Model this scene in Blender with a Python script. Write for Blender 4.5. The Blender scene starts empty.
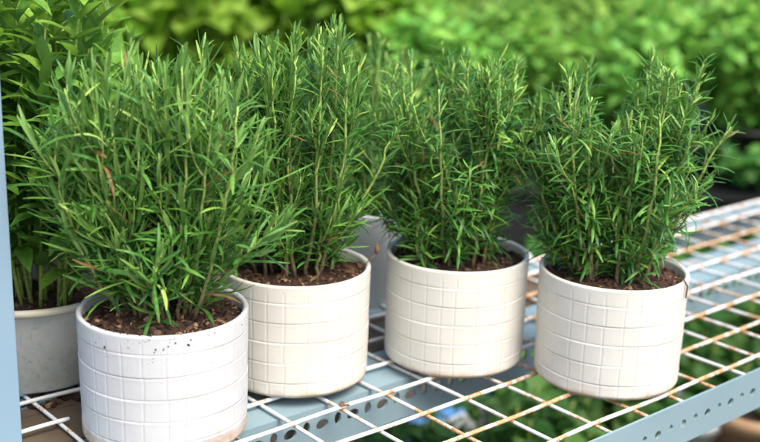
import bpy, math, random
import numpy as np
from mathutils import Vector, Matrix, noise

U = 0.05                       # one mesh cell of the shelf (5 cm); all builders below work in cells
sc = bpy.context.scene
C = sc.collection

# ------------------------------------------------------------------ camera
cam_d = bpy.data.cameras.new('camera')
cam = bpy.data.objects.new('camera', cam_d)
C.objects.link(cam)
sc.camera = cam
CX, CY, CZ = -10.2715, -13.7076, 8.1717
YAW, PITCH, ROLL = 0.718288, 0.269697, 0.028863
_cy, _sy, _cp, _sp = math.cos(YAW), math.sin(YAW), math.cos(PITCH), math.sin(PITCH)
fwd = Vector((_sy*_cp, _cy*_cp, -_sp))
_r0 = Vector((_cy, -_sy, 0)); _u0 = _r0.cross(fwd)
rgt = _r0*math.cos(ROLL) + _u0*math.sin(ROLL)
upv = -_r0*math.sin(ROLL) + _u0*math.cos(ROLL)
cam.matrix_world = Matrix((
    (rgt.x, upv.x, -fwd.x, CX*U), (rgt.y, upv.y, -fwd.y, CY*U),
    (rgt.z, upv.z, -fwd.z, CZ*U), (0, 0, 0, 1)))
cam_d.sensor_width = 36
cam_d.lens = 36*1133.14/760
cam_d.clip_start = 0.01
cam_d.clip_end = 200
cam_d.dof.use_dof = True
cam_d.dof.focus_distance = 18.0*U
APERTURE = 0.25*U              # pupil diameter in metres
cam_d.dof.aperture_fstop = (cam_d.lens/1000.0)/APERTURE

# ------------------------------------------------------------------ world, sun, exposure
SUN_EL, SUN_AZ = math.radians(56), math.radians(182)   # azimuth clockwise from +Y
w = bpy.data.worlds.new("World"); sc.world = w; w.use_nodes = True
nt = w.node_tree
sky = nt.nodes.new('ShaderNodeTexSky'); sky.sky_type = 'NISHITA'; sky.sun_disc = False
sky.sun_elevation = SUN_EL; sky.sun_rotation = SUN_AZ
sky.air_density = 1.0; sky.dust_density = 4.0; sky.ozone_density = 1.0
bg = nt.nodes['Background']; bg.inputs['Strength'].default_value = 0.15
nt.links.new(sky.outputs[0], bg.inputs[0])
sun_d = bpy.data.lights.new('sun', 'SUN'); sun_d.energy = 2.2; sun_d.angle = math.radians(35)
sun_d.color = (1.0, 0.955, 0.88)
sun = bpy.data.objects.new('sun', sun_d); C.objects.link(sun)
sd = Vector((math.sin(SUN_AZ)*math.cos(SUN_EL), math.cos(SUN_AZ)*math.cos(SUN_EL), math.sin(SUN_EL)))
sun.rotation_euler = sd.to_track_quat('Z', 'Y').to_euler()
sc.view_settings.view_transform = 'Standard'
sc.view_settings.look = 'None'
sc.view_settings.gamma = 1
sc.view_settings.use_curve_mapping = False
sc.view_settings.exposure = 0.9
sc.render.engine = 'CYCLES'
sc.cycles.max_bounces = 8
sc.cycles.diffuse_bounces = 4
sc.cycles.transmission_bounces = 4
sc.cycles.use_denoising = True

R3 = Vector((0.758, -0.652, 0)); F3 = Vector((0.652, 0.758, 0))   # ground axes across / along the view

# ------------------------------------------------------------------ helpers
def tag(o, label=None, cat=None, group=None, kind=None):
    if label: o['label'] = label
    if cat: o['category'] = cat
    if group: o['group'] = group
    if kind: o['kind'] = kind
    return o

def empty(name, loc, rz=0):
    o = bpy.data.objects.new(name, None); C.objects.link(o)
    o.location = Vector(loc)*U; o.rotation_euler.z = rz
    o.empty_display_size = 0.02
    return o

class MB:
    """collects vertices (in cells) and faces, a random value and a material slot per face"""
    def __init__(s): s.v = []; s.f = []; s.r = []; s.m = []
    def add(s, vs, fs, rnd=0.5, mi=0):
        b = len(s.v); s.v.extend(vs)
        for f in fs:
            s.f.append(tuple(i+b for i in f)); s.r.append(rnd); s.m.append(mi)
    def box(s, c, h, rnd=.5, mi=0, M=None):
        vs = [Vector((x*h[0], y*h[1], z*h[2])) for x in (-1, 1) for y in (-1, 1) for z in (-1, 1)]
        if M: vs = [M @ v for v in vs]
        vs = [tuple(v+Vector(c)) for v in vs]
        s.add(vs, [(0,1,3,2),(4,6,7,5),(0,4,5,1),(2,3,7,6),(0,2,6,4),(1,5,7,3)], rnd, mi)
    def tube(s, pts, rads, n=8, rnd=.5, mi=0, cap=True):
        vs = []; fs = []; prev = None
        L = len(pts)
        for i, p in enumerate(pts):
            p = Vector(p)
            d = (Vector(pts[min(i+1, L-1)]) - Vector(pts[max(i-1, 0)])).normalized()
            a = d.orthogonal().normalized() if prev is None else (prev - d*prev.dot(d)).normalized()
            prev = a; b = d.cross(a)
            for k in range(n):
                t = 2*math.pi*k/n
                vs.append(tuple(p + (a*math.cos(t)+b*math.sin(t))*rads[i]))
        for i in range(L-1):
            for k in range(n):
                k2 = (k+1) % n
                fs.append((i*n+k, i*n+k2, (i+1)*n+k2, (i+1)*n+k))
        if cap:
            fs.append(tuple(range(n))[::-1]); fs.append(tuple((L-1)*n+k for k in range(n)))
        s.add(vs, fs, rnd, mi)
    def mesh(s, name, mats, smooth=True):
        me = bpy.data.meshes.new(name)
        me.from_pydata([(x*U, y*U, z*U) for x, y, z in s.v], [], s.f)
        for m in (mats if isinstance(mats, (list, tuple)) else [mats]): me.materials.append(m)
        me.polygons.foreach_set('material_index', s.m)
        a = me.attributes.new('rnd', 'FLOAT', 'FACE'); a.data.foreach_set('value', s.r)
        if smooth: me.polygons.foreach_set('use_smooth', [True]*len(s.f))
        me.update()
        return me
    def build(s, name, mats, parent=None, smooth=True, loc=None):
        o = bpy.data.objects.new(name, s.mesh(name, mats, smooth)); C.objects.link(o)
        if parent: o.parent = parent
        if loc is not None: o.location = Vector(loc)*U
        return o

def copy_tree(o, parent=None):
    c = o.copy(); C.objects.link(c); c.parent = parent
    for ch in list(o.children): copy_tree(ch, c)
    return c

# ------------------------------------------------------------------ materials
def newmat(name):
    m = bpy.data.materials.new(name); m.use_nodes = True
    n = m.node_tree; return m, n, n.nodes['Principled BSDF'], n.nodes['Material Output']
def N(n, t, **k):
    x = n.nodes.new(t)
    for a, b in k.items(): setattr(x, a, b)
    return x
def ramp(n, stops, interp='LINEAR'):
    r = N(n, 'ShaderNodeValToRGB'); r.color_ramp.interpolation = interp
    e = r.color_ramp.elements
    while len(e) < len(stops): e.new(0.5)
    for i, (p, c) in enumerate(stops):
        e[i].position = p; e[i].color = (*c, 1) if len(c) == 3 else c
    return r
def noise_n(n, scale, detail=4, rough=.55, coord='Object', vec=None):
    t = N(n, 'ShaderNodeTexNoise'); t.inputs['Scale'].default_value = scale
    t.inputs['Detail'].default_value = detail; t.inputs['Roughness'].default_value = rough
    if vec is None:
        tc = N(n, 'ShaderNodeTexCoord'); vec = tc.outputs[coord]
    n.links.new(vec, t.inputs['Vector']); return t
def mixc(n, a, b, f, mode='MIX'):
    x = N(n, 'ShaderNodeMix', data_type='RGBA', blend_type=mode)
    for s_, v in ((x.inputs[0], f), (x.inputs[6], a), (x.inputs[7], b)):
        if isinstance(v, (int, float)): s_.default_value = v
        elif isinstance(v, tuple): s_.default_value = (*v, 1)
        else: n.links.new(v, s_)
    return x.outputs[2]
def bump(n, h, strength, dist, bs):
    b = N(n, 'ShaderNodeBump'); b.inputs['Strength'].default_value = strength
    b.inputs['Distance'].default_value = dist
    n.links.new(h, b.inputs['Height']); n.links.new(b.outputs[0], bs.inputs['Normal'])

def leaf_mat(name, stops, under, trans=.3, rough=.45, transcol=(.25, .5, .06), spec=.5, objvar=0.0):
    m, n, bs, out = newmat(name)
    at = N(n, 'ShaderNodeAttribute', attribute_name='rnd')
    r = ramp(n, stops); n.links.new(at.outputs['Fac'], r.inputs[0])
    nz = noise_n(n, 260, 2)
    v = ramp(n, [(.3, (.75, .75, .75)), (.7, (1.2, 1.2, 1.2))]); n.links.new(nz.outputs[0], v.inputs[0])
    col = mixc(n, r.outputs[0], v.outputs[0], 1.0, 'MULTIPLY')
    if objvar:
        oi = N(n, 'ShaderNodeObjectInfo')
        hs = N(n, 'ShaderNodeHueSaturation')
        mr = N(n, 'ShaderNodeMapRange'); mr.inputs[3].default_value = .5-objvar; mr.inputs[4].default_value = .5+objvar*.5
        n.links.new(oi.outputs['Random'], mr.inputs[0]); n.links.new(mr.outputs[0], hs.inputs['Hue'])
        mr2 = N(n, 'ShaderNodeMapRange'); mr2.inputs[3].default_value = .75; mr2.inputs[4].default_value = 1.3
        n.links.new(oi.outputs['Random'], mr2.inputs[0]); n.links.new(mr2.outputs[0], hs.inputs['Value'])
        n.links.new(col, hs.inputs['Color']); col = hs.outputs[0]
    g = N(n, 'ShaderNodeNewGeometry')
    col2 = mixc(n, col, under, g.outputs['Backfacing'])
    n.links.new(col2, bs.inputs['Base Color'])
    bs.inputs['Roughness'].default_value = rough
    bs.inputs['Specular IOR Level'].default_value = spec*.75
    tr = N(n, 'ShaderNodeBsdfTranslucent')
    tc = mixc(n, col, transcol, .55); n.links.new(tc, tr.inputs[0])
    mx = N(n, 'ShaderNodeMixShader'); mx.inputs[0].default_value = trans
    n.links.new(bs.outputs[0], mx.inputs[1]); n.links.new(tr.outputs[0], mx.inputs[2])
    n.links.new(mx.outputs[0], out.inputs[0])
    return m

M = {}
M['rose_a'] = leaf_mat('rosemary_leaf_broad', [(0, (.22, .13, .05)), (.02, (.014, .070, .015)), (.45, (.088, .255, .042)), (.8, (.23, .46, .080)), (1, (.44, .62, .15))], (.21, .39, .10), .24, .42, (.25, .5, .05))
M['rose_b'] = leaf_mat('rosemary_leaf_needle', [(0, (.22, .13, .05)), (.02, (.016, .078, .018)), (.5, (.085, .260, .045)), (.85, (.22, .44, .075)), (1, (.40, .58, .11))], (.22, .39, .10), .25, .34, (.22, .46, .06))
M['herb'] = leaf_mat('herb_leaf', [(0, (.06, .19, .03)), (.5, (.15, .35, .05)), (1, (.28, .50, .08))], (.13, .25, .08), .4, .5, (.35, .6, .05))
M['bg_big'] = leaf_mat('bright_broad_leaf', [(0, (.13, .33, .03)), (.5, (.22, .47, .05)), (1, (.36, .62, .09))], (.2, .38, .04), .45, .5, (.4, .7, .03), objvar=.02)
M['bg_fine'] = leaf_mat('green_small_leaf', [(0, (.07, .24, .03)), (.5, (.15, .38, .06)), (1, (.31, .56, .09))], (.15, .34, .08), .4, .5, (.28, .6, .08), objvar=.02)
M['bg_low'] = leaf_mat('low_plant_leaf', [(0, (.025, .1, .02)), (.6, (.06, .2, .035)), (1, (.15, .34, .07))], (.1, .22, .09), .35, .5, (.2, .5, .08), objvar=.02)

def simple(name, col, rough=.5, col2=None, scale=60, metallic=0, bmp=0, bscale=200, spec=.5):
    m, n, bs, out = newmat(name)
    bs.inputs['Roughness'].default_value = rough; bs.inputs['Metallic'].default_value = metallic
    bs.inputs['Specular IOR Level'].default_value = spec
    if col2:
        nz = noise_n(n, scale); r = ramp(n, [(.35, col), (.65, col2)]); n.links.new(nz.outputs[0], r.inputs[0])
        n.links.new(r.outputs[0], bs.inputs['Base Color'])
    else: bs.inputs['Base Color'].default_value = (*col, 1)
    if bmp:
        nb = noise_n(n, bscale); bump(n, nb.outputs[0], bmp, .001, bs)
    return m
def stem_mat(name, lo, hi, tip):
    m, n, bs, out = newmat(name)
    at = N(n, 'ShaderNodeAttribute', attribute_name='rnd')
    r = ramp(n, [(0, lo), (.35, hi), (1, tip)]); n.links.new(at.outputs['Fac'], r.inputs[0])
    nz = noise_n(n, 400, 3); v = ramp(n, [(.3, (.6, .6, .6)), (.7, (1.25, 1.25, 1.25))]); n.links.new(nz.outputs[0], v.inputs[0])
    n.links.new(mixc(n, r.outputs[0], v.outputs[0], 1.0, 'MULTIPLY'), bs.inputs['Base Color'])
    bs.inputs['Roughness'].default_value = .6
    bump(n, nz.outputs[0], .3, .0005, bs)
    return m
M['stem'] = stem_mat('rosemary_stem', (.15, .105, .06), (.29, .33, .10), (.32, .48, .11))
M['herb_stem'] = stem_mat('herb_stem', (.16, .2, .05), (.25, .34, .06), (.28, .42, .08))

def ceramic(name, base, low, specks=0.0, stain=0.0, seed=0.0):
    m, n, bs, out = newmat(name)
    tc = N(n, 'ShaderNodeTexCoord')
    mp = N(n, 'ShaderNodeMapping'); mp.inputs['Location'].default_value = (seed, seed*1.7, 0)
    n.links.new(tc.outputs['Object'], mp.inputs[0]); vec = mp.outputs[0]
    nz = noise_n(n, 22, 4, vec=vec); r = ramp(n, [(.3, low), (.7, base)]); n.links.new(nz.outputs[0], r.inputs[0])
    col = r.outputs[0]
    # thin glaze wear: slightly browner scratches
    n2 = noise_n(n, 140, 5, .7, vec=vec); r2 = ramp(n, [(.62, (0, 0, 0)), (.78, (.35, .35, .35))]); n.links.new(n2.outputs[0], r2.inputs[0])
    col = mixc(n, col, (.52, .46, .36), r2.outputs[0])
    sx = N(n, 'ShaderNodeSeparateXYZ'); n.links.new(tc.outputs['Object'], sx.inputs[0])
    at = N(n, 'ShaderNodeAttribute', attribute_name='rnd')     # brownish groove shade painted into the pressed lines, keeps them visible
    ng = noise_n(n, 70, 3, vec=vec); rg_ = ramp(n, [(.3, (.12,)*3), (.7, (.36,)*3)]); n.links.new(ng.outputs[0], rg_.inputs[0])
    mg = N(n, 'ShaderNodeMath', operation='MULTIPLY'); n.links.new(at.outputs['Fac'], mg.inputs[0]); n.links.new(rg_.outputs[0], mg.inputs[1])
    col = mixc(n, col, (.46, .41, .33), mg.outputs[0])
    # dirt near the foot
    ft = N(n, 'ShaderNodeMapRange'); ft.inputs[1].default_value = .012+.022*stain; ft.inputs[2].default_value = 0; ft.clamp = True
    n.links.new(sx.outputs[2], ft.inputs[0])
    n3 = noise_n(n, 55, 5, .65, vec=vec); mu = N(n, 'ShaderNodeMath', operation='MULTIPLY')
    n.links.new(ft.outputs[0], mu.inputs[0]); n.links.new(n3.outputs[0], mu.inputs[1])
    r3 = ramp(n, [(.24, (0, 0, 0)), (.46, (.45+stain*.4,)*3)]); n.links.new(mu.outputs[0], r3.inputs[0])
    col = mixc(n, col, (.42, .24, .10), r3.outputs[0])
    # soil specks
    vo = N(n, 'ShaderNodeTexVoronoi'); vo.inputs['Scale'].default_value = 300; n.links.new(vec, vo.inputs['Vector'])
    r4 = ramp(n, [(.10, (1, 1, 1)), (.16, (0, 0, 0))]); n.links.new(vo.outputs['Distance'], r4.inputs[0])
    n5 = noise_n(n, 34, 2, vec=vec); r5 = ramp(n, [(.64-specks*.12, (0, 0, 0)), (.68-specks*.12, (1, 1, 1))]); n.links.new(n5.outputs[0], r5.inputs[0])
    hi = N(n, 'ShaderNodeMapRange'); hi.inputs[1].default_value = .07; hi.inputs[2].default_value = .1; n.links.new(sx.outputs[2], hi.inputs[0])
    m2 = N(n, 'ShaderNodeMath', operation='MULTIPLY'); n.links.new(r4.outputs[0], m2.inputs[0]); n.links.new(r5.outputs[0], m2.inputs[1])
    m3 = N(n, 'ShaderNodeMath', operation='MULTIPLY'); n.links.new(m2.outputs[0], m3.inputs[0]); n.links.new(hi.outputs[0], m3.inputs[1])
    m4 = N(n, 'ShaderNodeMath', operation='MULTIPLY'); n.links.new(m3.outputs[0], m4.inputs[0]); m4.inputs[1].default_value = specks
    col = mixc(n, col, (.07, .045, .03), m4.outputs[0])
    n.links.new(col, bs.inputs['Base Color'])
    bs.inputs['Roughness'].default_value = .42
    bs.inputs['Coat Weight'].default_value = .15; bs.inputs['Coat Roughness'].default_value = .25
    nb = noise_n(n, 90, 3, vec=vec); bump(n, nb.outputs[0], .12, .0015, bs)
    return m
M['cer0'] = ceramic('ceramic_cool_white', (.61, .62, .625), (.565, .575, .585), 1.0, 1.0, 0)
M['cer1'] = ceramic('ceramic_cream', (.69, .665, .60), (.645, .62, .55), .1, .3, 3)
M['cer2'] = ceramic('ceramic_ivory', (.70, .68, .615), (.655, .63, .565), .1, .25, 7)
M['cer3'] = ceramic('ceramic_warm_white', (.71, .69, .63), (.66, .64, .58), .15, .3, 11)
M['cer4'] = ceramic('ceramic_plain_white', (.70, .72, .72), (.64, .66, .67), .1, .2, 15)

# old plastic pot with algae and dirt
def oldpot_mat():
    m, n, bs, out = newmat('weathered_plastic')
    tc = N(n, 'ShaderNodeTexCoord'); sx = N(n, 'ShaderNodeSeparateXYZ'); n.links.new(tc.outputs['Object'], sx.inputs[0])
    nz = noise_n(n, 28, 6, .65); r = ramp(n, [(.35, (.72, .75, .71)), (.55, (.86, .86, .80)), (.7, (.86, .83, .73))]); n.links.new(nz.outputs[0], r.inputs[0])
    n2 = noise_n(n, 45, 8, .75); h = N(n, 'ShaderNodeMapRange'); h.inputs[1].default_value = .085; h.inputs[2].default_value = 0
    n.links.new(sx.outputs[2], h.inputs[0])
    a = N(n, 'ShaderNodeMath', operation='MULTIPLY'); n.links.new(h.outputs[0], a.inputs[0]); n.links.new(n2.outputs[0], a.inputs[1])
    r2 = ramp(n, [(.2, (0, 0, 0)), (.42, (.38, .38, .38))]); n.links.new(a.outputs[0], r2.inputs[0])
    col = mixc(n, r.outputs[0], (.34, .36, .28), r2.outputs[0])
    n3 = noise_n(n, 160, 6, .8); r3 = ramp(n, [(.56, (0, 0, 0)), (.70, (.55, .55, .55))]); n.links.new(n3.outputs[0], r3.inputs[0])
    col = mixc(n, col, (.16, .13, .08), r3.outputs[0])
    n.links.new(col, bs.inputs['Base Color']); bs.inputs['Roughness'].default_value = .6
    bump(n, n2.outputs[0], .25, .002, bs)
    return m
M['oldpot'] = oldpot_mat()
M['oldrim'] = simple('yellowed_plastic_rim', (.74, .68, .52), .5, (.66, .60, .46), 60)

def soil_mat():
    m, n, bs, out = newmat('potting_soil')
    at = N(n, 'ShaderNodeAttribute', attribute_name='rnd')
    r = ramp(n, [(0, (.018, .010, .006)), (.5, (.055, .026, .014)), (.8, (.13, .068, .038)), (1, (.34, .23, .14))]); n.links.new(at.outputs['Fac'], r.inputs[0])
    nz = noise_n(n, 450, 6, .7); v = ramp(n, [(.3, (.45, .45, .45)), (.7, (1.5, 1.4, 1.3))]); n.links.new(nz.outputs[0], v.inputs[0])
    n.links.new(mixc(n, r.outputs[0], v.outputs[0], 1.0, 'MULTIPLY'), bs.inputs['Base Color'])
    bs.inputs['Roughness'].default_value = .9
    bump(n, nz.outputs[0], .8, .002, bs)
    return m
M['soil'] = soil_mat()

def painted(name, paint, paint2, lo, hi, xdep=0.0, scale=60):
    """enamel paint with rust coming through"""
    m, n, bs, out = newmat(name)
    tc = N(n, 'ShaderNodeTexCoord')
    n0 = noise_n(n, 8, 2); r0 = ramp(n, [(.3, paint), (.7, paint2)]); n.links.new(n0.outputs[0], r0.inputs[0])
    n1 = noise_n(n, scale, 5, .6)
    sx = N(n, 'ShaderNodeSeparateXYZ'); n.links.new(tc.outputs['Object'], sx.inputs[0])
    ad = N(n, 'ShaderNodeMath', operation='MULTIPLY_ADD'); ad.inputs[1].default_value = xdep
    at = N(n, 'ShaderNodeAttribute', attribute_name='rnd')
    n.links.new(at.outputs['Fac'], ad.inputs[0]); n.links.new(n1.outputs[0], ad.inputs[2])
    r1 = ramp(n, [(lo, (0, 0, 0)), (hi, (1, 1, 1))]); n.links.new(ad.outputs[0], r1.inputs[0])
    n2 = noise_n(n, scale*4, 4, .7); r2 = ramp(n, [(.3, (.70, .52, .34)), (.52, (.56, .31, .14)), (.72, (.26, .11, .05))]); n.links.new(n2.outputs[0], r2.inputs[0])
    n.links.new(mixc(n, r0.outputs[0], r2.outputs[0], r1.outputs[0]), bs.inputs['Base Color'])
    rr = N(n, 'ShaderNodeMapRange'); rr.inputs[3].default_value = .52; rr.inputs[4].default_value = .85
    n.links.new(r1.outputs[0], rr.inputs[0]); n.links.new(rr.outputs[0], bs.inputs['Roughness'])
    bump(n, n2.outputs[0], .2, .0006, bs)
    return m
M['wire'] = painted('white_enamel_wire', (.78, .80, .82), (.74, .74, .70), .62, .74, .30, 70)
M['iron'] = painted('blue_grey_angle_iron', (.23, .33, .37), (.19, .285, .32), .66, .72, .0, 28)
M['post'] = painted('light_blue_post', (.235, .345, .44), (.205, .315, .41), .85, .95, .0, 30)
M['board'] = simple('dark_wood_board', (.085, .060, .036), .8, (.115, .085, .052), 18, bmp=.4, bscale=120)
M['black'] = simple('black_plastic_shade', (.008, .008, .009), .6)  # pot plastic, black so it also paints the shade below the foliage
M['bench_shade'] = simple('black_bench_shade', (.008, .009, .009), .9, bmp=.3, bscale=600)  # black colour stands in for the shade around the back bench
M['ground'] = simple('brown_earth', (.07, .055, .04), .95, (.045, .038, .028), 6, bmp=.8, bscale=60)
M['bluebox'] = simple('blue_plastic', (.10, .26, .55), .45, (.13, .32, .62), 12)
M['whitebox'] = simple('dusty_white_plastic', (.62, .64, .64), .6, (.5, .52, .52), 14)
M['terra'] = simple('faded_terracotta', (.52, .33, .19), .8, (.45, .27, .15), 20)
M['dry'] = simple('dried_leaf', (.16, .09, .045), .8, (.09, .05, .03), 300)
M['galv'] = simple('zinc_bolt', (.5, .52, .52), .4, metallic=.8)

# ------------------------------------------------------------------ leaves
def add_needle(mb, o, d, n_, L, W, curl, rnd, segs=4):
    """narrow folded leaf: origin o, direction d, upper-side normal n_"""
    s_ = d.cross(n_).normalized(); vs = []; fs = []
    p = o.copy(); dd = d.copy(); nn = n_.copy()
    prof = [.5, .88, 1.0, .9, .28] if segs == 4 else [.5, 1, .15]
    for i in range(segs+1):
        wd = W*prof[i]*.5
        vs += [tuple(p - s_*wd - nn*wd*.35), tuple(p + nn*wd*.15), tuple(p + s_*wd - nn*wd*.35)]
        a = curl/segs
        dd, nn = (dd*math.cos(a)+nn*math.sin(a)).normalized(), (nn*math.cos(a)-dd*math.sin(a)).normalized()
        p = p + dd*(L/segs)
    for i in range(segs):
        b = i*3
        fs += [(b, b+1, b+4, b+3), (b+1, b+2, b+5, b+4)]
    mb.add(vs, fs, rnd)

def add_broad(mb, o, d, n_, L, W, curl, rnd, fold=.35, segs=5, wav=0.0, rg=random):
    s_ = d.cross(n_).normalized(); vs = []; fs = []
    p = o.copy(); dd = d.copy(); nn = n_.copy()
    for i in range(segs+1):
        t = i/segs
        wd = W*.5*max(.04, math.sin(math.pi*min(1, t*.93+.05))**.8*(1.15-.4*t))
        k = 1+wav*rg.uniform(-1, 1)
        vs += [tuple(p - s_*wd*k + nn*wd*fold), tuple(p), tuple(p + s_*wd*k + nn*wd*fold*(1+wav*rg.uniform(-1, 1)))]
        a = curl/segs
        dd, nn = (dd*math.cos(a)+nn*math.sin(a)).normalized(), (nn*math.cos(a)-dd*math.sin(a)).normalized()
        p = p + dd*(L/segs)
    for i in range(segs):
        b = i*3
        fs += [(b, b+1, b+4, b+3), (b+1, b+2, b+5, b+4)]
    mb.add(vs, fs, rnd)

def bez(p0, p1, p2, n):
    return [p0*(1-t)**2 + p1*2*t*(1-t) + p2*t*t for t in [i/n for i in range(n+1)]]

def shoot(stem, leaf, pts, r0, r1, rg, internode, L, W, ang, start, bare, broad=False, tipfrac=.25, mn=2, curl=(-.5, .9)):
    cb = rg.uniform(-.35, .35)
    """stem tube + leaves in crossed pairs along a polyline"""
    n = len(pts)
    rads = [r0+(r1-r0)*i/(n-1) for i in range(n)]
    b = len(stem.f)
    stem.tube([tuple(p) for p in pts], rads, 6)
    nf = n-1
    for i in range(nf):
        for k in range(6): stem.r[b+i*6+k] = min(1, start+(1-start)*i/nf)
    seg = [(pts[i+1]-pts[i]).length for i in range(n-1)]; tot = sum(seg)
    s_ = bare*tot; roll = rg.uniform(0, 3)
    while s_ < tot:
        q = s_; i = 0
        while i < n-2 and q > seg[i]: q -= seg[i]; i += 1
        d = (pts[i+1]-pts[i]).normalized(); p = pts[i]+d*min(q, seg[i])
        t = s_/tot
        e = d.orthogonal().normalized(); e2 = d.cross(e)
        m = mn if rg.random() < .6 else mn+1
        young = max(0, (t-(1-tipfrac))/tipfrac)
        for k in range(m):
            if rg.random() < .06: continue
            th = roll + 2*math.pi*k/m + rg.uniform(-.35, .35)
            out = e*math.cos(th)+e2*math.sin(th)
            a = ang*(1-.55*young)*rg.uniform(.65, 1.35)
            dd = (d*math.cos(a)+out*math.sin(a)).normalized()
            nn = (d*math.sin(a)-out*math.cos(a)).normalized()
            ll = L*rg.uniform(.65, 1.2)*(1-.5*young**1.5)*(.75+.25*min(1, t*3))
            ww = W*rg.uniform(.8, 1.2)*(1-.2*young)
            cr = cb+rg.uniform(*curl)*(1.0 if rg.random() < .8 else 1.7)
            rn = 0 if rg.random() < .018 else min(1, max(.03, rg.gauss(.38, .24)+.25*young + (.25 if rg.random() < .06 else 0)))
            if broad: add_broad(leaf, p, dd, nn, ll, ww, cr, rn, wav=.15, rg=rg)
            else: add_needle(leaf, p, dd, nn, ll, ww, cr, rn)
        roll += math.pi/2 + rg.uniform(-.2, .2)
        s_ += internode*rg.uniform(.7, 1.3)*(1-.45*young)

def rosemary(root, rg, base_z, env, nst, L, W, internode, mat, ang=.75, rootr=.45, depthr=1.2, lowfr=.3, r0=.038, lean=0.0, bend=.25, curl=(-.5, .9), lowk=.85):
    """env: list of (lateral, height) of the bush outline as seen from the front; builds stems with leaves under root"""
    xs = [e[0] for e in env]; hs = [e[1] for e in env]
    for k in range(nst):
        lat = xs[0]+(xs[-1]-xs[0])*((k+rg.random())/nst if k < nst*.8 else rg.random())
        H = float(np.interp(lat, xs, hs))
        dep = rg.uniform(-1, 1)*depthr*math.sqrt(max(.05, 1-(2*(lat-xs[0])/(xs[-1]-xs[0])-1)**2))
        low = rg.random() < lowfr
        h = H*(rg.uniform(.22, .75) if low else rg.uniform(.86, 1.0))*(1-.12*abs(dep)/depthr)
        if low: lat *= lowk; dep *= 1.0
        tip = R3*lat + F3*dep + Vector((0, 0, h+base_z))
        a = math.atan2(dep, lat); rr = rootr*math.sqrt(rg.random())
        p0 = R3*(math.cos(a)*rr*.8+lat*.12) + F3*(math.sin(a)*rr) + Vector((0, 0, base_z-.1))
        mid = p0.lerp(tip, .5) + (R3*lat+F3*dep)*bend*rg.uniform(-.4, 1.0) + Vector((rg.uniform(-.2, .2), rg.uniform(-.2, .2), -bend*.3))
        pts = bez(p0, mid, tip, 14)
        pts = [p + Vector((rg.gauss(0, .018), rg.gauss(0, .018), 0))*(1 if 0 < i < 14 else 0) for i, p in enumerate(pts)]
        st = MB(); lf = MB()
        shoot(st, lf, pts, r0, r0*.45, rg, internode, L, W, ang, 0.0, .10, curl=curl)
        # side shoots
        for j in range(rg.randint(2, 4)):
            i = rg.randint(2, 11); q = pts[i]; d = (pts[i+1]-pts[i-1]).normalized()
            o = Vector((rg.uniform(-1, 1), rg.uniform(-1, 1), 0)); o = (o-d*o.dot(d)).normalized()
            ln = rg.uniform(.5, 1.1)*(1 if h > 2 else .7)
            if q.z + ln > base_z+H*.98: ln *= .5
            pp = bez(q, q+o*ln*.35+d*ln*.35, q+o*ln*.45+d*ln, 6)
            shoot(st, lf, pp, r0*.5, r0*.3, rg, internode*.9, L*.85, W*.9, ang*.9, .45, .08, curl=curl)
        so = st.build('stem', M['stem'], root)
        lf.build('leaves', mat, so)

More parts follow.
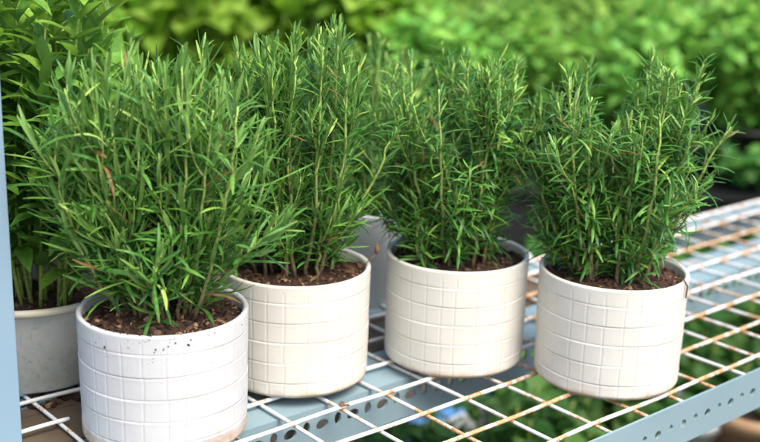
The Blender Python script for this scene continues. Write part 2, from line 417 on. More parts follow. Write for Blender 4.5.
# ------------------------------------------------------------------ pots
def tiled_pot(root, mat, seed, Rt=1.324, Rb=1.30, H=2.07, plain=False):
    """round ceramic planter; pressed grid of bands and squares in the wall"""
    rg = random.Random(seed)
    NA = 760; NB = 6; top_m = .10; z0 = .03
    zl = [z0+.02+(H-top_m-.30)/NB*(k)+ .0 for k in range(1, NB+1)]
    zl = [H-.31-.36*k for k in range(5)]
    nv = 27; tl = [2*math.pi*(k+rg.uniform(-.15, .15))/nv for k in range(nv)]
    wob = [(rg.uniform(0, 6.28), rg.uniform(.006, .014)) for _ in zl]
    zs = [z0]+list(np.linspace(.06, H-.06, 190))
    vs = []; fs = []
    jit = [[rg.uniform(-.013, .013) for _ in range(nv)] for _ in range(7)]
    tls = np.array(tl)
    gv = []; ta = np.arange(NA)*2*math.pi/NA
    dms = [np.min(np.abs((ta[:, None]-(tls+np.array(jit[b_]))[None, :]+math.pi) % (2*math.pi)-math.pi), axis=1)*1.31 for b_ in range(7)]
    for z in zs:
        band = sum(1 for q in zl if z > q)
        for a in range(NA):
            t = 2*math.pi*a/NA
            r = Rb+(Rt-Rb)*z/H
            if z < .12: r -= (1-(z-z0)/(.12-z0))**2*.07
            gr_ = 0
            if not plain:
                for q, (ph, am) in zip(zl, wob):
                    u = z-(q+am*math.sin(t*2+ph))
                    g_ = math.exp(-(u/.010)**2); r -= .0075*g_; gr_ = max(gr_, g_)
                    r += .0018*math.exp(-((u+.03)/.025)**2)
                dm = dms[band][a]
                fadez = min(1, max(0, (H-.09-z)/.1))
                r -= .0048*math.exp(-(dm/.010)**2)*fadez; gr_ = max(gr_, .8*fadez*math.exp(-(dm/.012)**2))
                r += .0012*math.exp(-((dm-.04)/.02)**2)*fadez
                r += .004*math.sin(band*2.1+t*3)
            vs.append((r*math.cos(t), r*math.sin(t), z)); gv.append(gr_)
    for tt, (rr, zz) in enumerate([(Rt+.004, H-.03), (Rt-.008, H-.008), (Rt-.04, H), (Rt-.07, H-.012), (Rt-.085, H-.05), (Rt-.095, H-.5)]):
        for a in range(NA):
            t = 2*math.pi*a/NA
            vs.append((rr*math.cos(t), rr*math.sin(t), zz))
    nr = len(vs)//NA
    for i in range(nr-1):
        for a in range(NA):
            b = (a+1) % NA
            fs.append((i*NA+a, i*NA+b, (i+1)*NA+b, (i+1)*NA+a))
    # foot: short bevel and bottom
    b0 = len(vs)
    for a in range(NA):
        t = 2*math.pi*a/NA; vs.append(((Rb-.13)*math.cos(t), (Rb-.13)*math.sin(t), 0.0))
    for a in range(NA):
        b = (a+1) % NA; fs.append((b0+a, b0+b, b, a))
    fs.append(tuple(b0+a for a in range(NA))[::-1])
    mb = MB(); mb.add(vs, fs)
    mb.r = [gv[f[0]] if f[0] < len(gv) else 0.0 for f in fs]
    return mb.build('pot', mat, root)

def soil(root, rad, z, rg, mound=.1, chips=420, crumbs=0):
    mb = MB(); NR, NA = 26, 90; vs = [(0, 0, z+mound)]; fs = []
    off = rg.uniform(0, 50)
    def hh(x, y):
        r = math.hypot(x, y)/rad
        v = noise.noise(Vector((x*3+off, y*3, 0)))*.06+noise.noise(Vector((x*9+off, y*9, 3)))*.045+noise.noise(Vector((x*22, y*22+off, 7)))*.025
        return z+mound*(1-r*r)+v
    for i in range(1, NR+1):
        for a in range(NA):
            t = 2*math.pi*a/NA; r = rad*i/NR; x, y = r*math.cos(t), r*math.sin(t)
            vs.append((x, y, hh(x, y)))
    for a in range(NA): fs.append((0, 1+a, 1+(a+1) % NA))
    for i in range(NR-1):
        for a in range(NA):
            b = (a+1) % NA; fs.append((1+i*NA+a, 1+i*NA+b, 1+(i+1)*NA+b, 1+(i+1)*NA+a))
    b = len(mb.f); mb.add(vs, fs)
    for k in range(b, len(mb.f)): mb.r[k] = rg.uniform(.15, .55)
    for k in range(chips):
        t = rg.uniform(0, 6.28); r = rad*math.sqrt(rg.random())*.97
        x, y = r*math.cos(t), r*math.sin(t)
        big = rg.random() < .12
        s_ = rg.uniform(.045, .08) if big else rg.uniform(.015, .04)
        Mx = Matrix.Rotation(rg.uniform(0, 6.28), 3, 'Z') @ Matrix.Rotation(rg.uniform(-.7, .7), 3, 'X') @ Matrix.Rotation(rg.uniform(-.7, .7), 3, 'Y')
        bs_ = len(mb.v)
        mb.box((x, y, hh(x, y)+s_*.25), (s_, s_*rg.uniform(.3, .7), s_*rg.uniform(.15, .4)), min(1, max(0, rg.gauss(.6, .25))), 0, Mx)
        for q in range(bs_, len(mb.v)):
            v = mb.v[q]; mb.v[q] = tuple(c+rg.uniform(-.25, .25)*s_*.5 for c in v)
    for k in range(crumbs):          # crumbs stuck on the rim and just below it
        a = -math.atan2(.652, .758)-math.pi/2+rg.gauss(-.25, .45) if k % 3 else rg.uniform(0, 6.28)
        onrim = rg.random() < .45
        r = rg.uniform(1.25, 1.31) if onrim else 1.322
        zz = 2.072 if onrim else 2.03-abs(rg.gauss(0, .16)); s_ = rg.choice((.004, .005, .007, .009, .013))*rg.uniform(.7, 1.2)
        Mx = Matrix.Rotation(a, 3, 'Z') @ Matrix.Rotation(rg.uniform(0, 3), 3, 'X')
        mb.box((r*math.cos(a), r*math.sin(a), zz), (s_*.5, s_*rg.uniform(.4, 1.6), s_*rg.uniform(.4, 1)), rg.uniform(0, .5), 0, Mx)
    for k in range(int(chips*.045)):
        t = rg.uniform(0, 6.28); r = rad*math.sqrt(rg.random())*.9; x, y = r*math.cos(t), r*math.sin(t)
        a = rg.uniform(0, 6.28); l_ = rg.uniform(.08, .18); q = Vector((math.cos(a), math.sin(a), rg.uniform(-.1, .25)))
        p = Vector((x, y, hh(x, y)+.03))
        mb.tube([tuple(p), tuple(p+q*l_*.5+Vector((0, 0, .02))), tuple(p+q*l_)], [.006, .008, .004], 4, rg.uniform(.7, 1.0))
    return mb.build('soil', M['soil'], root, smooth=False)

# ------------------------------------------------------------------ the setting: ground
g = MB()
g.add([(-1500, -1500, -8), (3000, -1500, -8), (3000, 3000, -8), (-1500, 3000, -8)], [(0, 1, 2, 3)])
tag(g.build('ground', M['ground'], smooth=False), kind='structure')

# ------------------------------------------------------------------ the wire shelf
JS = 1.02
shelf = empty('wire_shelf', (6, 0, -8))
tag(shelf, 'white rusting wire mesh shelf on blue grey slotted angle iron, carrying the rosemary pots', 'shelf')
OFF = Vector((-6, 0, 8))      # children are written in scene cells relative to the shelf's base
def sh(p): return (p[0]+OFF.x, p[1]+OFF.y, p[2]+OFF.z)
rgw = random.Random(5)
wm = MB()
def ybend(i, j):
    """the mesh is pulled a little towards the back at its left end"""
    return .33*max(0, min(1, (1-i)/4)) if j <= -2 else 0
def rust_at(i, j):
    return max(0, min(1, (i+.8*j+.2)/4.2))*.38 + .07
def wire_path(pts, r):
    pts = [sh(p) for p in pts]
    b = len(wm.f); wm.tube(pts, [r]*len(pts), 8)
    return b
def set_rust(b, pts, n=8):
    for i in range(len(pts)-1):
        p = pts[i]; fi, fj = p[0], -p[1]/JS
        near = math.exp(-(((p[0]-round(p[0]))/.16)**2)) if True else 0
        nearj = math.exp(-(((fj-round(fj))/.16)**2))
        v = rust_at(fi, fj)+.55*near*nearj
        v *= wire_gain
        for k in range(n): wm.r[b+i*n+k] = v
IR = 24
for j in range(-3, 4):
    wire_gain = [.5, 1.6, .8, .7, .9, 1.5, .9][j+3]
    lo = -3.76
    segs = [(lo, IR)]
    if j == -2: segs = [(lo, -2.8), (-1.9, IR)]
    for a, b_ in segs:
        pts = []; x = a
        while x <= b_+1e-6:
            pts.append((x, -j*JS+ybend(x, j)+.012*math.sin(x*1.3+j), -.037+.008*math.sin(x*2.1+j*2))); x += .1
        b = wire_path(pts, .037); set_rust(b, pts)
for i in range(-3, IR+1):
    wire_gain = rgw.uniform(.6, 1.5)
    pts = []; y = -3.36*JS
    top = 3.75*JS if i > -9 else 0
    while y <= top:
        pts.append((i+.01*math.sin(y*1.7+i), y, -.106+.006*math.sin(y*1.1+i))); y += .1
    b = wire_path(pts, .034); set_rust(b, pts)
# back edge wire
wire_gain = 1
pts = [(x*.1-3.7, 3.72*JS, -.045) for x in range(int((IR+3.7)*10))]
b = wire_path(pts, .05); set_rust(b, pts)
wm.build('wire_mesh', M['wire'], shelf)

def holes_plate(name, x0, x1, z0, z1, y, th, holes, mat, parent, flange=None):
    """upright plate in the xz plane with real holes; flange=(y1, z, th) adds the horizontal leg"""
    cu = bpy.data.curves.new(name, 'CURVE'); cu.dimensions = '2D'; cu.fill_mode = 'BOTH'; cu.extrude = th*U/2
    def spl(pts):
        s_ = cu.splines.new('POLY'); s_.points.add(len(pts)-1)
        for q, (a, b) in zip(s_.points, pts): q.co = (a*U, b*U, 0, 1)
        s_.use_cyclic_u = True
    spl([(x0, z0), (x1, z0), (x1, z1), (x0, z1)])
    for hx, hz, rx, rz, kind in holes:
        pts = []
        for k in range(14):
            t = 2*math.pi*k/14
            q = 1.0 if kind == 0 else (1+.35*math.cos(t*2+.8))
            pts.append((hx+rx*math.cos(t)*q, hz+rz*math.sin(t)*(1 if kind == 0 else (1.25 if math.sin(t) < 0 else .8))))
        spl(pts)
    tmp = bpy.data.objects.new(name, cu); C.objects.link(tmp)
    bpy.context.view_layer.update()
    me = bpy.data.meshes.new_from_object(tmp.evaluated_get(bpy.context.evaluated_depsgraph_get()))
    bpy.data.objects.remove(tmp); bpy.data.curves.remove(cu)
    V_ = [v.co.copy() for v in me.vertices]; F_ = [tuple(p.vertices) for p in me.polygons]
    bpy.data.meshes.remove(me)
    mb = MB()
    vs = []
    for v in V_:
        x, z, yy = v.x/U, v.y/U, v.z/U
        vs.append(sh((x, y+yy, z)))
    mb.add(vs, F_, .3)
    if flange:
        y1, fz, ft = flange
        a, b_ = sorted((y+th/2 if y1 > y else y-th/2, y1))
        mb.box(sh(((x0+x1)/2, (a+b_)/2, fz-ft/2)), ((x1-x0)/2, (b_-a)/2, ft/2), .3)
    return mb.build(name, mat, parent, smooth=False)

# front beam: upright leg faces the viewer, covers the wire ends
hf = []
k = 0; x = -3.8
while x < 23.5:
    hf.append((x, -.40, .085, .075, 0) if k % 2 == 0 else (x, -.36, .045, .06, 1)); x += .37; k += 1
holes_plate('beam', -4.2, 24, -.80, .02, -3.44*JS, .05, hf, M['iron'], shelf, (-3.1*JS, -.75, .05))
hm = []; k = 0; x = -3.9
while x < 23.5:
    hm.append((x, -.52, .135, .10, 0) if k % 2 == 0 else (x, -.50, .075, .12, 0)); x += .345; k += 1
holes_plate('beam', -4.2, 24, -.95, -.165, .50, .05, hm, M['iron'], shelf, (1.78, -.165, .05))
hb = [(x_, -.5, .1, .1, 0) for x_ in np.arange(-3.9, 23.5, .7)]
holes_plate('beam', -4.2, 24, -.95, -.165, 3.95, .05, hb, M['iron'], shelf, (3.45, -.165, .05))

def post(x, y, z0, z1, w, mat, name='post', sx=1, sy=1):
    mb = MB()
    mb.box(sh((x+sx*w/2, y, (z0+z1)/2)), (w/2, .03, (z1-z0)/2), .3)
    mb.box(sh((x, y+sy*(w/2+.03), (z0+z1)/2)), (.03, w/2, (z1-z0)/2), .3)
    o = mb.build(name, mat, shelf, smooth=False)
    bv = o.modifiers.new('b', 'BEVEL'); bv.width = .0004; bv.segments = 2
    return o
post(-3.82, 2.03, -8, 22, .9, M['post'], sx=-1, sy=1)
post(-4.3, -3.6, -8, .05, .8, M['iron'], sx=1, sy=1)
post(24.1, -3.6, -8, 22, .8, M['iron'], sx=-1, sy=1)
post(24.1, 4.05, -8, 22, .8, M['iron'], sx=-1, sy=-1)
# end bars carrying the beams between the posts
for xx in (-4.28, 24.06):
    mb = MB(); mb.box(sh((xx, .2 if xx > 0 else -.85, -1.2)), (.03, 3.75 if xx > 0 else 2.7, .24), .3); mb.build('end_bar', M['iron'], shelf, smooth=False)

# ------------------------------------------------------------------ brown board behind, under the mesh
mb = MB()
for k in range(5):
    y0 = 1.9+k*1.25
    mb.box((0, y0+.62-5.0, -.12), (6.85, .61, .1), .5)
for ax in (-5.6, 2.8):
    for ay in (1.0, 2.9): mb.box((ax, ay, -4.08), (.22, .22, 3.86))
o = mb.build('wooden_bench', M['board'], smooth=False, loc=(3.18, 5.0, -.17))
for v in o.data.vertices: pass
tag(o, 'dark brown plank bench under the back of the mesh shelf, carrying the old pots', 'bench')

# ------------------------------------------------------------------ four tiled pots of rosemary
POTS = [(-1.796, 1.087), (1.208, 1.654), (4.104, .522), (5.684, -1.864)]
LAB = ['cool white tiled pot of broad leaved rosemary, nearest, soil specks on its rim',
       'cream tiled pot of upright rosemary, second from the left in the row',
       'ivory tiled pot of dense dark rosemary, third from the left in the row',
       'warm white tiled pot of rosemary at the right end of the row']
BASE = 1.91
ENV = [
  [(-1.95, 2.1), (-1.7, 2.9), (-1.3, 3.8), (-.9, 4.25), (-.3, 4.3), (.2, 4.15), (.7, 4.15), (1.2, 3.9), (1.6, 3.2), (1.85, 2.4)],
  [(-1.5, 3.3), (-.9, 4.0), (-.3, 4.2), (.3, 4.45), (.7, 4.65), (1.1, 4.1), (1.5, 3.2), (1.7, 2.3)],
  [(-1.8, 3.0), (-1.3, 3.7), (-.5, 3.7), (0, 3.95), (.4, 4.1), (.8, 3.75), (1.2, 3.5), (1.65, 3.0)],
  [(-1.85, 2.6), (-1.45, 3.2), (-.95, 3.85), (-.5, 4.15), (-.25, 3.6), (.0, 2.9), (.2, 3.2), (.5, 4.1), (1.0, 4.1), (1.4, 3.95), (1.75, 3.3), (2.1, 2.4)],
]
PAR = [dict(nst=38, L=.76, W=.064, internode=.165, mat=M['rose_a'], ang=.80, lowk=.68, curl=(-.9, .9), depthr=1.3, lowfr=.36, bend=.35, rootr=.5, r0=.036),
       dict(nst=42, L=.54, W=.051, internode=.118, mat=M['rose_b'], ang=.85, curl=(-.7, .7), depthr=1.2, lowfr=.30, bend=.28, rootr=.7),
       dict(nst=46, L=.52, W=.050, internode=.118, mat=M['rose_b'], ang=1.0, curl=(-1.2, .5), depthr=1.25, lowfr=.34, bend=.32, rootr=.7),
       dict(nst=40, L=.54, W=.052, internode=.118, mat=M['rose_b'], ang=1.05, curl=(-1.3, .6), depthr=1.3, lowfr=.34, bend=.35, rootr=.7)]
roots = []
for i, ((px, py), lab) in enumerate(zip(POTS, LAB)):
    root = empty('potted_rosemary', (px, py, 0))
    tag(root, lab, 'potted plant', 'potted rosemary in white tiled pots')
    rg = random.Random([131, 101, 102, 103][i])
    tiled_pot(root, M['cer%d' % i], 20+i)
    soil(root, 1.235, BASE-.02, rg, .09, 1000, crumbs=[110, 5, 3, 4][i])
    rosemary(root, rg, BASE+.05, ENV[i], **PAR[i])
    roots.append(root)

# ------------------------------------------------------------------ white pots behind
def lathe_pot(root, prof, mat, name='pot', na=72, floor=True):
    mb = MB(); vs = []; fs = []
    for r, z in prof:
        for a in range(na):
            t = 2*math.pi*a/na; vs.append((r*math.cos(t), r*math.sin(t), z))
    for i in range(len(prof)-1):
        for a in range(na):
            b = (a+1) % na; fs.append((i*na+a, i*na+b, (i+1)*na+b, (i+1)*na+a))
    if floor: fs.append(tuple(range(na))[::-1])
    mb.add(vs, fs, 0.0); return mb.build(name, mat, root)

root = empty('potted_rosemary', (5.5, 4.7, -.19))
tag(root, 'plain smooth white pot of rosemary behind the gap between the cream and ivory pots', 'potted plant')
rg = random.Random(200)
lathe_pot(root, [(1.15, 0), (1.22, .03), (1.36, 2.06), (1.38, 2.12), (1.33, 2.14), (1.27, 2.1), (1.24, 1.6)], M['cer4'])
soil(root, 1.25, 1.8, rg, .1, 150)
rosemary(root, rg, 1.8, [(-1.9, 2.6), (-1, 3.7), (0, 4.2), (.8, 3.9), (1.9, 2.8)], 34, .48, .075, .14, M['rose_b'], depthr=1.2, bend=.3)
roots.append(root)

# white saucer seen between third and fourth pot
r_ = empty('saucer', (9.0, 4.2, -.19))
tag(r_, 'small empty white saucer glimpsed in the gap left of the rightmost tiled pot', 'saucer')
lathe_pot(r_, [(.6, 0), (.9, .3), (.97, .36), (.93, .39), (.86, .32), (.55, .07), (.01, .06)], M['cer4'], 'dish')

# ------------------------------------------------------------------ old pot with tall leafy herb at the left
root = empty('potted_herb', (-2.43, 4.54, -.02))
tag(root, 'weathered dirty white pot of tall broad leaved herb at the left edge', 'potted plant')
rg = random.Random(300)
lathe_pot(root, [(1.05, 0), (1.12, .05), (1.40, 1.48), (1.48, 1.55)], M['oldpot'])
lathe_pot(root, [(1.48, 1.552), (1.58, 1.56), (1.62, 1.61), (1.61, 1.67), (1.55, 1.69), (1.48, 1.67), (1.40, 1.58), (1.33, 1.2)], M['oldrim'], 'rim', floor=False)
soil(root, 1.30, 1.30, rg, .12, 300)
def herb_stem(root, p0, tip, L, W, inter, rg, r0=.05, bare=.15, mat=None):
    st = MB(); lf = MB()
    mid = p0.lerp(tip, .5)+Vector((rg.uniform(-.5, .5), rg.uniform(-.5, .5), 0))
    pts = bez(p0, mid, tip, 12)
    shoot(st, lf, pts, r0, r0*.5, rg, inter, L, W, 1.0, .3, bare, broad=True, tipfrac=.3, curl=(-1.0, .2))
    so = st.build('stem', M['herb_stem'], root); lf.build('leaves', mat or M['herb'], so)
for k in range(34):
    lat = -2.1+4.0*(k+rg.random())/34; dep = rg.uniform(-1.1, 1.1)
    h = rg.uniform(3.6, 6.3)
    p0 = R3*lat*.4+F3*dep*.5+Vector((0, 0, 1.25)); tip = R3*lat+F3*dep+Vector((0, 0, 1.5+h))
    herb_stem(root, p0, tip, .95, .26, .29, rg, .036, .20)

# second pale pot behind the old one
root = empty('potted_rosemary', (-.9, 6.2, -.19))
tag(root, 'pale plastic pot of loose rosemary mostly hidden behind the two leftmost tiled pots', 'potted plant')
lathe_pot(root, [(1.15, 0), (1.2, .05), (1.4, 2.0), (1.48, 2.05), (1.48, 2.2), (1.4, 2.22), (1.32, 1.8)], M['whitebox'])
rg = random.Random(310)
soil(root, 1.33, 1.85, rg, .1, 120)
rosemary(root, rg, 1.85, [(-2.3, 2.4), (-1.4, 3.9), (-.4, 4.6), (.5, 5.0), (1.2, 4.4), (2.2, 3.0)], 30, .55, .085, .16, M['rose_a'], ang=.9, depthr=1.3, bend=.35)

# ------------------------------------------------------------------ background bench and plants
CAM0 = Vector((CX, CY, 0))
HF = Vector((fwd.x, fwd.y, 0)).normalized(); HR = Vector((HF.y, -HF.x, 0))
def bgpos(lat, dist, z): return CAM0 + HR*lat + HF*dist + Vector((0, 0, z))
def block(mb, lat0, lat1, d0, d1, z0, z1, base):
    P = [bgpos(a, b, z)-Vector(base) for z in (z0, z1) for a, b in ((lat0, d0), (lat1, d0), (lat1, d1), (lat0, d1))]
    mb.add([tuple(p) for p in P], [(3, 2, 1, 0), (4, 5, 6, 7), (0, 1, 5, 4), (1, 2, 6, 5), (2, 3, 7, 6), (3, 0, 4, 7)])
bb = bgpos(0, 80, -8)
be = empty('nursery_bench', bb)
tag(be, 'long low bench blackened to paint in shade, carrying the blurred leafy plants at the back', 'bench')
mb = MB(); block(mb, -60, 60, 46, 125, -3.25, -3.0, bb); mb.build('bench_top', M['bench_shade'], be, smooth=False)
mb = MB(); block(mb, -59.8, 59.8, 46.3, 46.5, -8, -3.25, bb); mb.build('shade_skirt', M['bench_shade'], be, smooth=False)  # added black sheet, paints the shade under the bench

def bush_mesh(seed, nst, rad, H, L, W, mat, base_h=0.0, inter=.7, name='foliage', segs=3, spread=1.0, dome=.35):
    rg = random.Random(seed); mb = MB()
    for k in range(nst):
        a = rg.uniform(0, 6.28); rr = rad*math.sqrt(rg.random())
        tip = Vector((math.cos(a)*rr, math.sin(a)*rr, base_h+H*rg.uniform(.6, 1)*(1-dome*(rr/rad)**2)))
        p0 = Vector((math.cos(a)*rr*.2, math.sin(a)*rr*.2, base_h*.9))
        pts = bez(p0, p0.lerp(tip, .5)+Vector((math.cos(a), math.sin(a), 0))*rr*.2*spread, tip, 7)
        mb.tube([tuple(p) for p in pts], [.05]*8, 4, mi=1)
        tot = (tip-p0).length; s_ = tot*.12; roll = rg.uniform(0, 3)
        while s_ < tot*1.0:
            t = s_/tot; i = min(6, int(t*7)); p = pts[i].lerp(pts[i+1], t*7-i); d = (pts[i+1]-pts[i]).normalized()
            e = d.orthogonal().normalized(); e2 = d.cross(e)
            for q in range(2):
                th = roll+math.pi*q+rg.uniform(-.4, .4); out = e*math.cos(th)+e2*math.sin(th)
                an = rg.uniform(.5, 1.5)*(1-.2*t)
                dd = (d*math.cos(an)+out*math.sin(an)).normalized(); nn = (d*math.sin(an)-out*math.cos(an)).normalized()
                add_broad(mb, p, dd, nn, L*rg.uniform(.6, 1.15), W*rg.uniform(.7, 1.15), rg.uniform(-1.6, .1), min(1, max(0, rg.gauss(.45+.25*t, .2))), segs=segs, wav=.1, rg=rg)
            roll += math.pi/2; s_ += inter*rg.uniform(.7, 1.3)
    return mb.mesh(name, [mat, M['herb_stem']])

def nursery_pot_mesh(r, h):
    mb = MB(); na = 24; prof = [(r*.8, 0), (r, h), (r*1.05, h), (r*1.05, h-.25), (r*1.03, h+.02), (r*.95, h+.02), (r*.92, h-.3)]
    vs = [(q*math.cos(6.2832*a/na), q*math.sin(6.2832*a/na), z) for q, z in prof for a in range(na)]
    fs = [(i*na+a, i*na+(a+1) % na, (i+1)*na+(a+1) % na, (i+1)*na+a) for i in range(len(prof)-1) for a in range(na)]
    fs.append(tuple(range(na))[::-1])
    b0 = 6*na; fs.append(tuple(b0+a for a in range(na)))
    mb.add(vs, fs); return mb.mesh('pot', M['black'])
def plant_proto(name, fol, potm, z):
    r_ = empty(name, (0, 0, z))
    for n_, me in (('pot', potm), ('foliage', fol)):
        o = bpy.data.objects.new(n_, me); C.objects.link(o); o.parent = r_
    return r_
pm = nursery_pot_mesh(1.6, 2.6)
big = [bush_mesh(400+k, 62, 3.2, 6.8, 1.55, 1.15, M['bg_big'], 2.6, .72) for k in range(3)]
fine = [bush_mesh(410+k, 60, 3.2, 6.2, .95, .62, M['bg_fine'], 2.6, .5) for k in range(3)]
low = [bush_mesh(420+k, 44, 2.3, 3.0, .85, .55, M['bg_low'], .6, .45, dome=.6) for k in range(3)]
plow = nursery_pot_mesh(1.0, .7)
rgb = random.Random(9)
protos = {}
def place(kind, meshes, potm, name, pos, s_, label, group):
    k = rgb.randrange(len(meshes)); key = (kind, k)
    if key not in protos: protos[key] = plant_proto(name, meshes[k], potm, 0); r_ = protos[key]
    else: r_ = copy_tree(protos[key])
    r_.location = pos*U; r_.rotation_euler.z = rgb.uniform(0, 6.28); r_.scale = (s_, s_, s_*rgb.uniform(.93, 1.07))
    tag(r_, label, 'plant', group)
    return r_
ORD = ['leftmost', 'second from the left', 'third from the left', 'fourth from the left', 'fifth from the left', 'sixth from the left',
       'seventh from the left', 'eighth from the left', 'ninth from the left', 'tenth from the left']
for row, dist in (('front', 49), ('middle', 55), ('rear', 62)):
    wlat = dist*.36+2
    n_ = int(2*wlat/4.3); cnt = {'big': 0, 'fine': 0}
    for q in range(n_+1):
        if row == 'rear' and not 3 <= q <= 10: continue
        lat = -wlat+2*wlat*q/n_+rgb.uniform(-.6, .6); dd = dist+rgb.uniform(-1, 1)
        kind = 'big' if lat < -1.0+.05*dist else 'fine'
        look = 'broad leaved' if kind == 'big' else 'small leaved'
        lab = 'blurred %s bush, %s in the %s row of such bushes' % (look, ORD[cnt[kind]], row)
        cnt[kind] += 1
        place(kind, big if kind == 'big' else fine, pm, 'leafy_plant', bgpos(lat, dd, -3), rgb.uniform(.92, 1.07), lab,
              'broad leaved plants on the back bench' if kind == 'big' else 'small leaved plants on the back bench')

# one low bright plant on the bench edge, before the dark gap at the right
place('low', low, plow, 'leafy_plant', bgpos(16.1, 47.6, -3), 1.05, 'small bright green plant alone before the dark gap at the right edge', None)

# low plants on the ground, seen past and through the mesh
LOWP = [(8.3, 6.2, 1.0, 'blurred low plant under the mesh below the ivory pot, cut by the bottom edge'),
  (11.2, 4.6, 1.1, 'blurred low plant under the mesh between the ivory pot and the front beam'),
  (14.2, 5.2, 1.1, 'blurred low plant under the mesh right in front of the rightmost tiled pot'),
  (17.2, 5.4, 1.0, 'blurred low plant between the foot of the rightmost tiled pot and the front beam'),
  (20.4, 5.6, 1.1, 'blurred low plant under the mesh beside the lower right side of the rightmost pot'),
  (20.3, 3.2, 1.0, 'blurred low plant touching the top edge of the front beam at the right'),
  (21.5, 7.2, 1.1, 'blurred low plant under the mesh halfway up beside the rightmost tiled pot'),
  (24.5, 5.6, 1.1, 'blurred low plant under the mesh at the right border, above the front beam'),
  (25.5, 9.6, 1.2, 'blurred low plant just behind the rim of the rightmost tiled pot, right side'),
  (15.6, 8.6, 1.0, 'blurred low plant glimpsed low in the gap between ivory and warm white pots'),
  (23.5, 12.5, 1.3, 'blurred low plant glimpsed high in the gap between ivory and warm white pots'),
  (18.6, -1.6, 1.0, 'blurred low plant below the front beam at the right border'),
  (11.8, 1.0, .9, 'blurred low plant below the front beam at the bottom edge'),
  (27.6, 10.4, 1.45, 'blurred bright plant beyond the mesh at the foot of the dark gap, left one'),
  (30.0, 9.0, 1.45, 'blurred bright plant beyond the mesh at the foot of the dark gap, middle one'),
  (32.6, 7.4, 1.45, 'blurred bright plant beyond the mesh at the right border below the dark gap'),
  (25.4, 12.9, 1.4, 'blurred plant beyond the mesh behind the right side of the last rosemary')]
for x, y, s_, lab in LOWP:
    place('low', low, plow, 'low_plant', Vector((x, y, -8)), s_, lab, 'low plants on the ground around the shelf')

# ------------------------------------------------------------------ blurred things on the ground below the mesh
def tray(name, loc, rz, hx, hy, h, mat, label, cat):
    r_ = empty(name, loc, rz); tag(r_, label, cat)
    mb = MB(); t = .12
    mb.box((0, 0, .1), (hx, hy, .1))
    for s_ in (-1, 1):
        mb.box((s_*(hx-t/2), 0, h/2+.1), (t/2, hy, h/2-.1+.1)); mb.box((0, s_*(hy-t/2), h/2+.1), (hx-t, t/2, h/2))
    mb.build('tray_body', mat, r_, smooth=False)
    mb = MB()
    for s_ in (-1, 1):
        mb.box((s_*(hx+.08), 0, h+.2), (.18, hy+.26, .06)); mb.box((0, s_*(hy+.08), h+.2), (hx-.1, .18, .06))
    mb.build('rim', mat, r_, smooth=False)
    return r_
tray('plastic_tray', (14.0, 9.35, -8), math.radians(3), 4.6, .38, 1.1, M['bluebox'], 'blurred blue plastic tray on the ground below the middle beam of the shelf', 'tray')
tray('plastic_tray', (14.2, 7.9, -8), math.radians(3), 3.0, .8, 1.0, M['whitebox'], 'blurred dusty white plastic tray on the ground between the third and fourth pots', 'tray')

def far_pot(loc, r, h, mat, label):
    r_ = empty('flower_pot', loc); tag(r_, label, 'pot')
    lathe_pot(r_, [(r*.7, 0), (r*.95, h*.8), (r*1.08, h*.8), (r*1.08, h), (r*.98, h), (r*.9, h*.7)], mat, 'pot', 40)
    rg = random.Random(int(r*100)); soil(r_, r*.9, h*.72, rg, .1, 40)
far_pot((18.9, 2.3, -8), 1.4, 2.2, M['terra'], 'blurred terracotta pot below the right end of the front beam')
far_pot((17.5, 3.9, -8), 1.2, 1.9, M['whitebox'], 'blurred greyish white pot below the right end of the front beam')

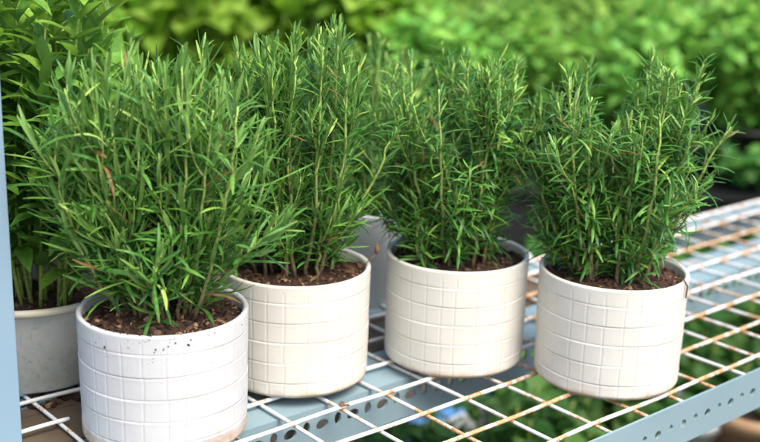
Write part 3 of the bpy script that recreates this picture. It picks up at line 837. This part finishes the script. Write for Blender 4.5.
# ------------------------------------------------------------------ small debris
def curved_twig(name, pts, r, label, cat, bud=None):
    mb = MB(); mb.tube(pts, [r*(.6+.4*math.sin(math.pi*(i+.5)/len(pts))) for i in range(len(pts))], 6)
    if bud:
        mb.tube([bud, tuple(Vector(bud)+Vector((.03, .02, .09))), tuple(Vector(bud)+Vector((.05, .03, .17)))], [.03, .055, .012], 6)
    tag(mb.build(name, M['dry']), label, cat)
def rim_pt(pot, ang, rr=1.324, z=2.07):   # ang measured from R3 towards the viewer
    return Vector((pot[0], pot[1], 0))+R3*rr*math.cos(ang)-F3*rr*math.sin(ang)+Vector((0, 0, z))
a = rim_pt(POTS[3], .62, 1.22, 2.10); b_ = rim_pt(POTS[3], .62, 1.31, 2.11); c_ = rim_pt(POTS[3], .60, 1.37, 2.0); d_ = rim_pt(POTS[3], .60, 1.36, 1.78)
curved_twig('dried_stalk', [tuple(a), tuple(b_), tuple(c_), tuple(c_.lerp(d_, .5)), tuple(d_)], .018, 'thin dark dried stalk hooked over the rim of the rightmost tiled pot', 'stalk')
a = rim_pt(POTS[1], .05, 1.15, 2.0); b_ = rim_pt(POTS[1], .0, 1.42, 2.28)
curved_twig('dried_bud', [tuple(a), tuple(a.lerp(b_, .6)+Vector((0, 0, .02))), tuple(b_)], .014, 'dried brown bud on a stalk leaning over the right rim of the second tiled pot', 'bud', bud=tuple(b_))
mb = MB()
rg = random.Random(77)
add_broad(mb, Vector((-.14, -.03, .03)), Vector((1, .3, .05)).normalized(), Vector((0, -.2, 1)).normalized(), .30, .18, -.8, .5, wav=.4, rg=rg)
o = mb.build('fallen_leaf', M['dry'], loc=(1.05, 0, .0)); tag(o, 'crumpled reddish brown leaf lying on a wire crossing in front of the second tiled pot', 'leaf')
so = o.modifiers.new('s', 'SOLIDIFY'); so.thickness = .0006
mb = MB(); rg = random.Random(78)
for k in range(60):
    x, y = rg.gauss(0, .5), rg.gauss(0, .22); s_ = rg.uniform(.02, .07)
    Mx = Matrix.Rotation(rg.uniform(0, 6.28), 3, 'Z') @ Matrix.Rotation(rg.uniform(-.5, .5), 3, 'X')
    mb.box((x, y, s_*.4), (s_, s_*.6, s_*.4), rg.random(), 0, Mx)
tag(mb.build('spilled_soil', M['soil'], smooth=False, loc=(-2.5, 3.5, -.17)), 'dark crumbs of spilled soil at the foot of the weathered pot', 'soil', kind='stuff')
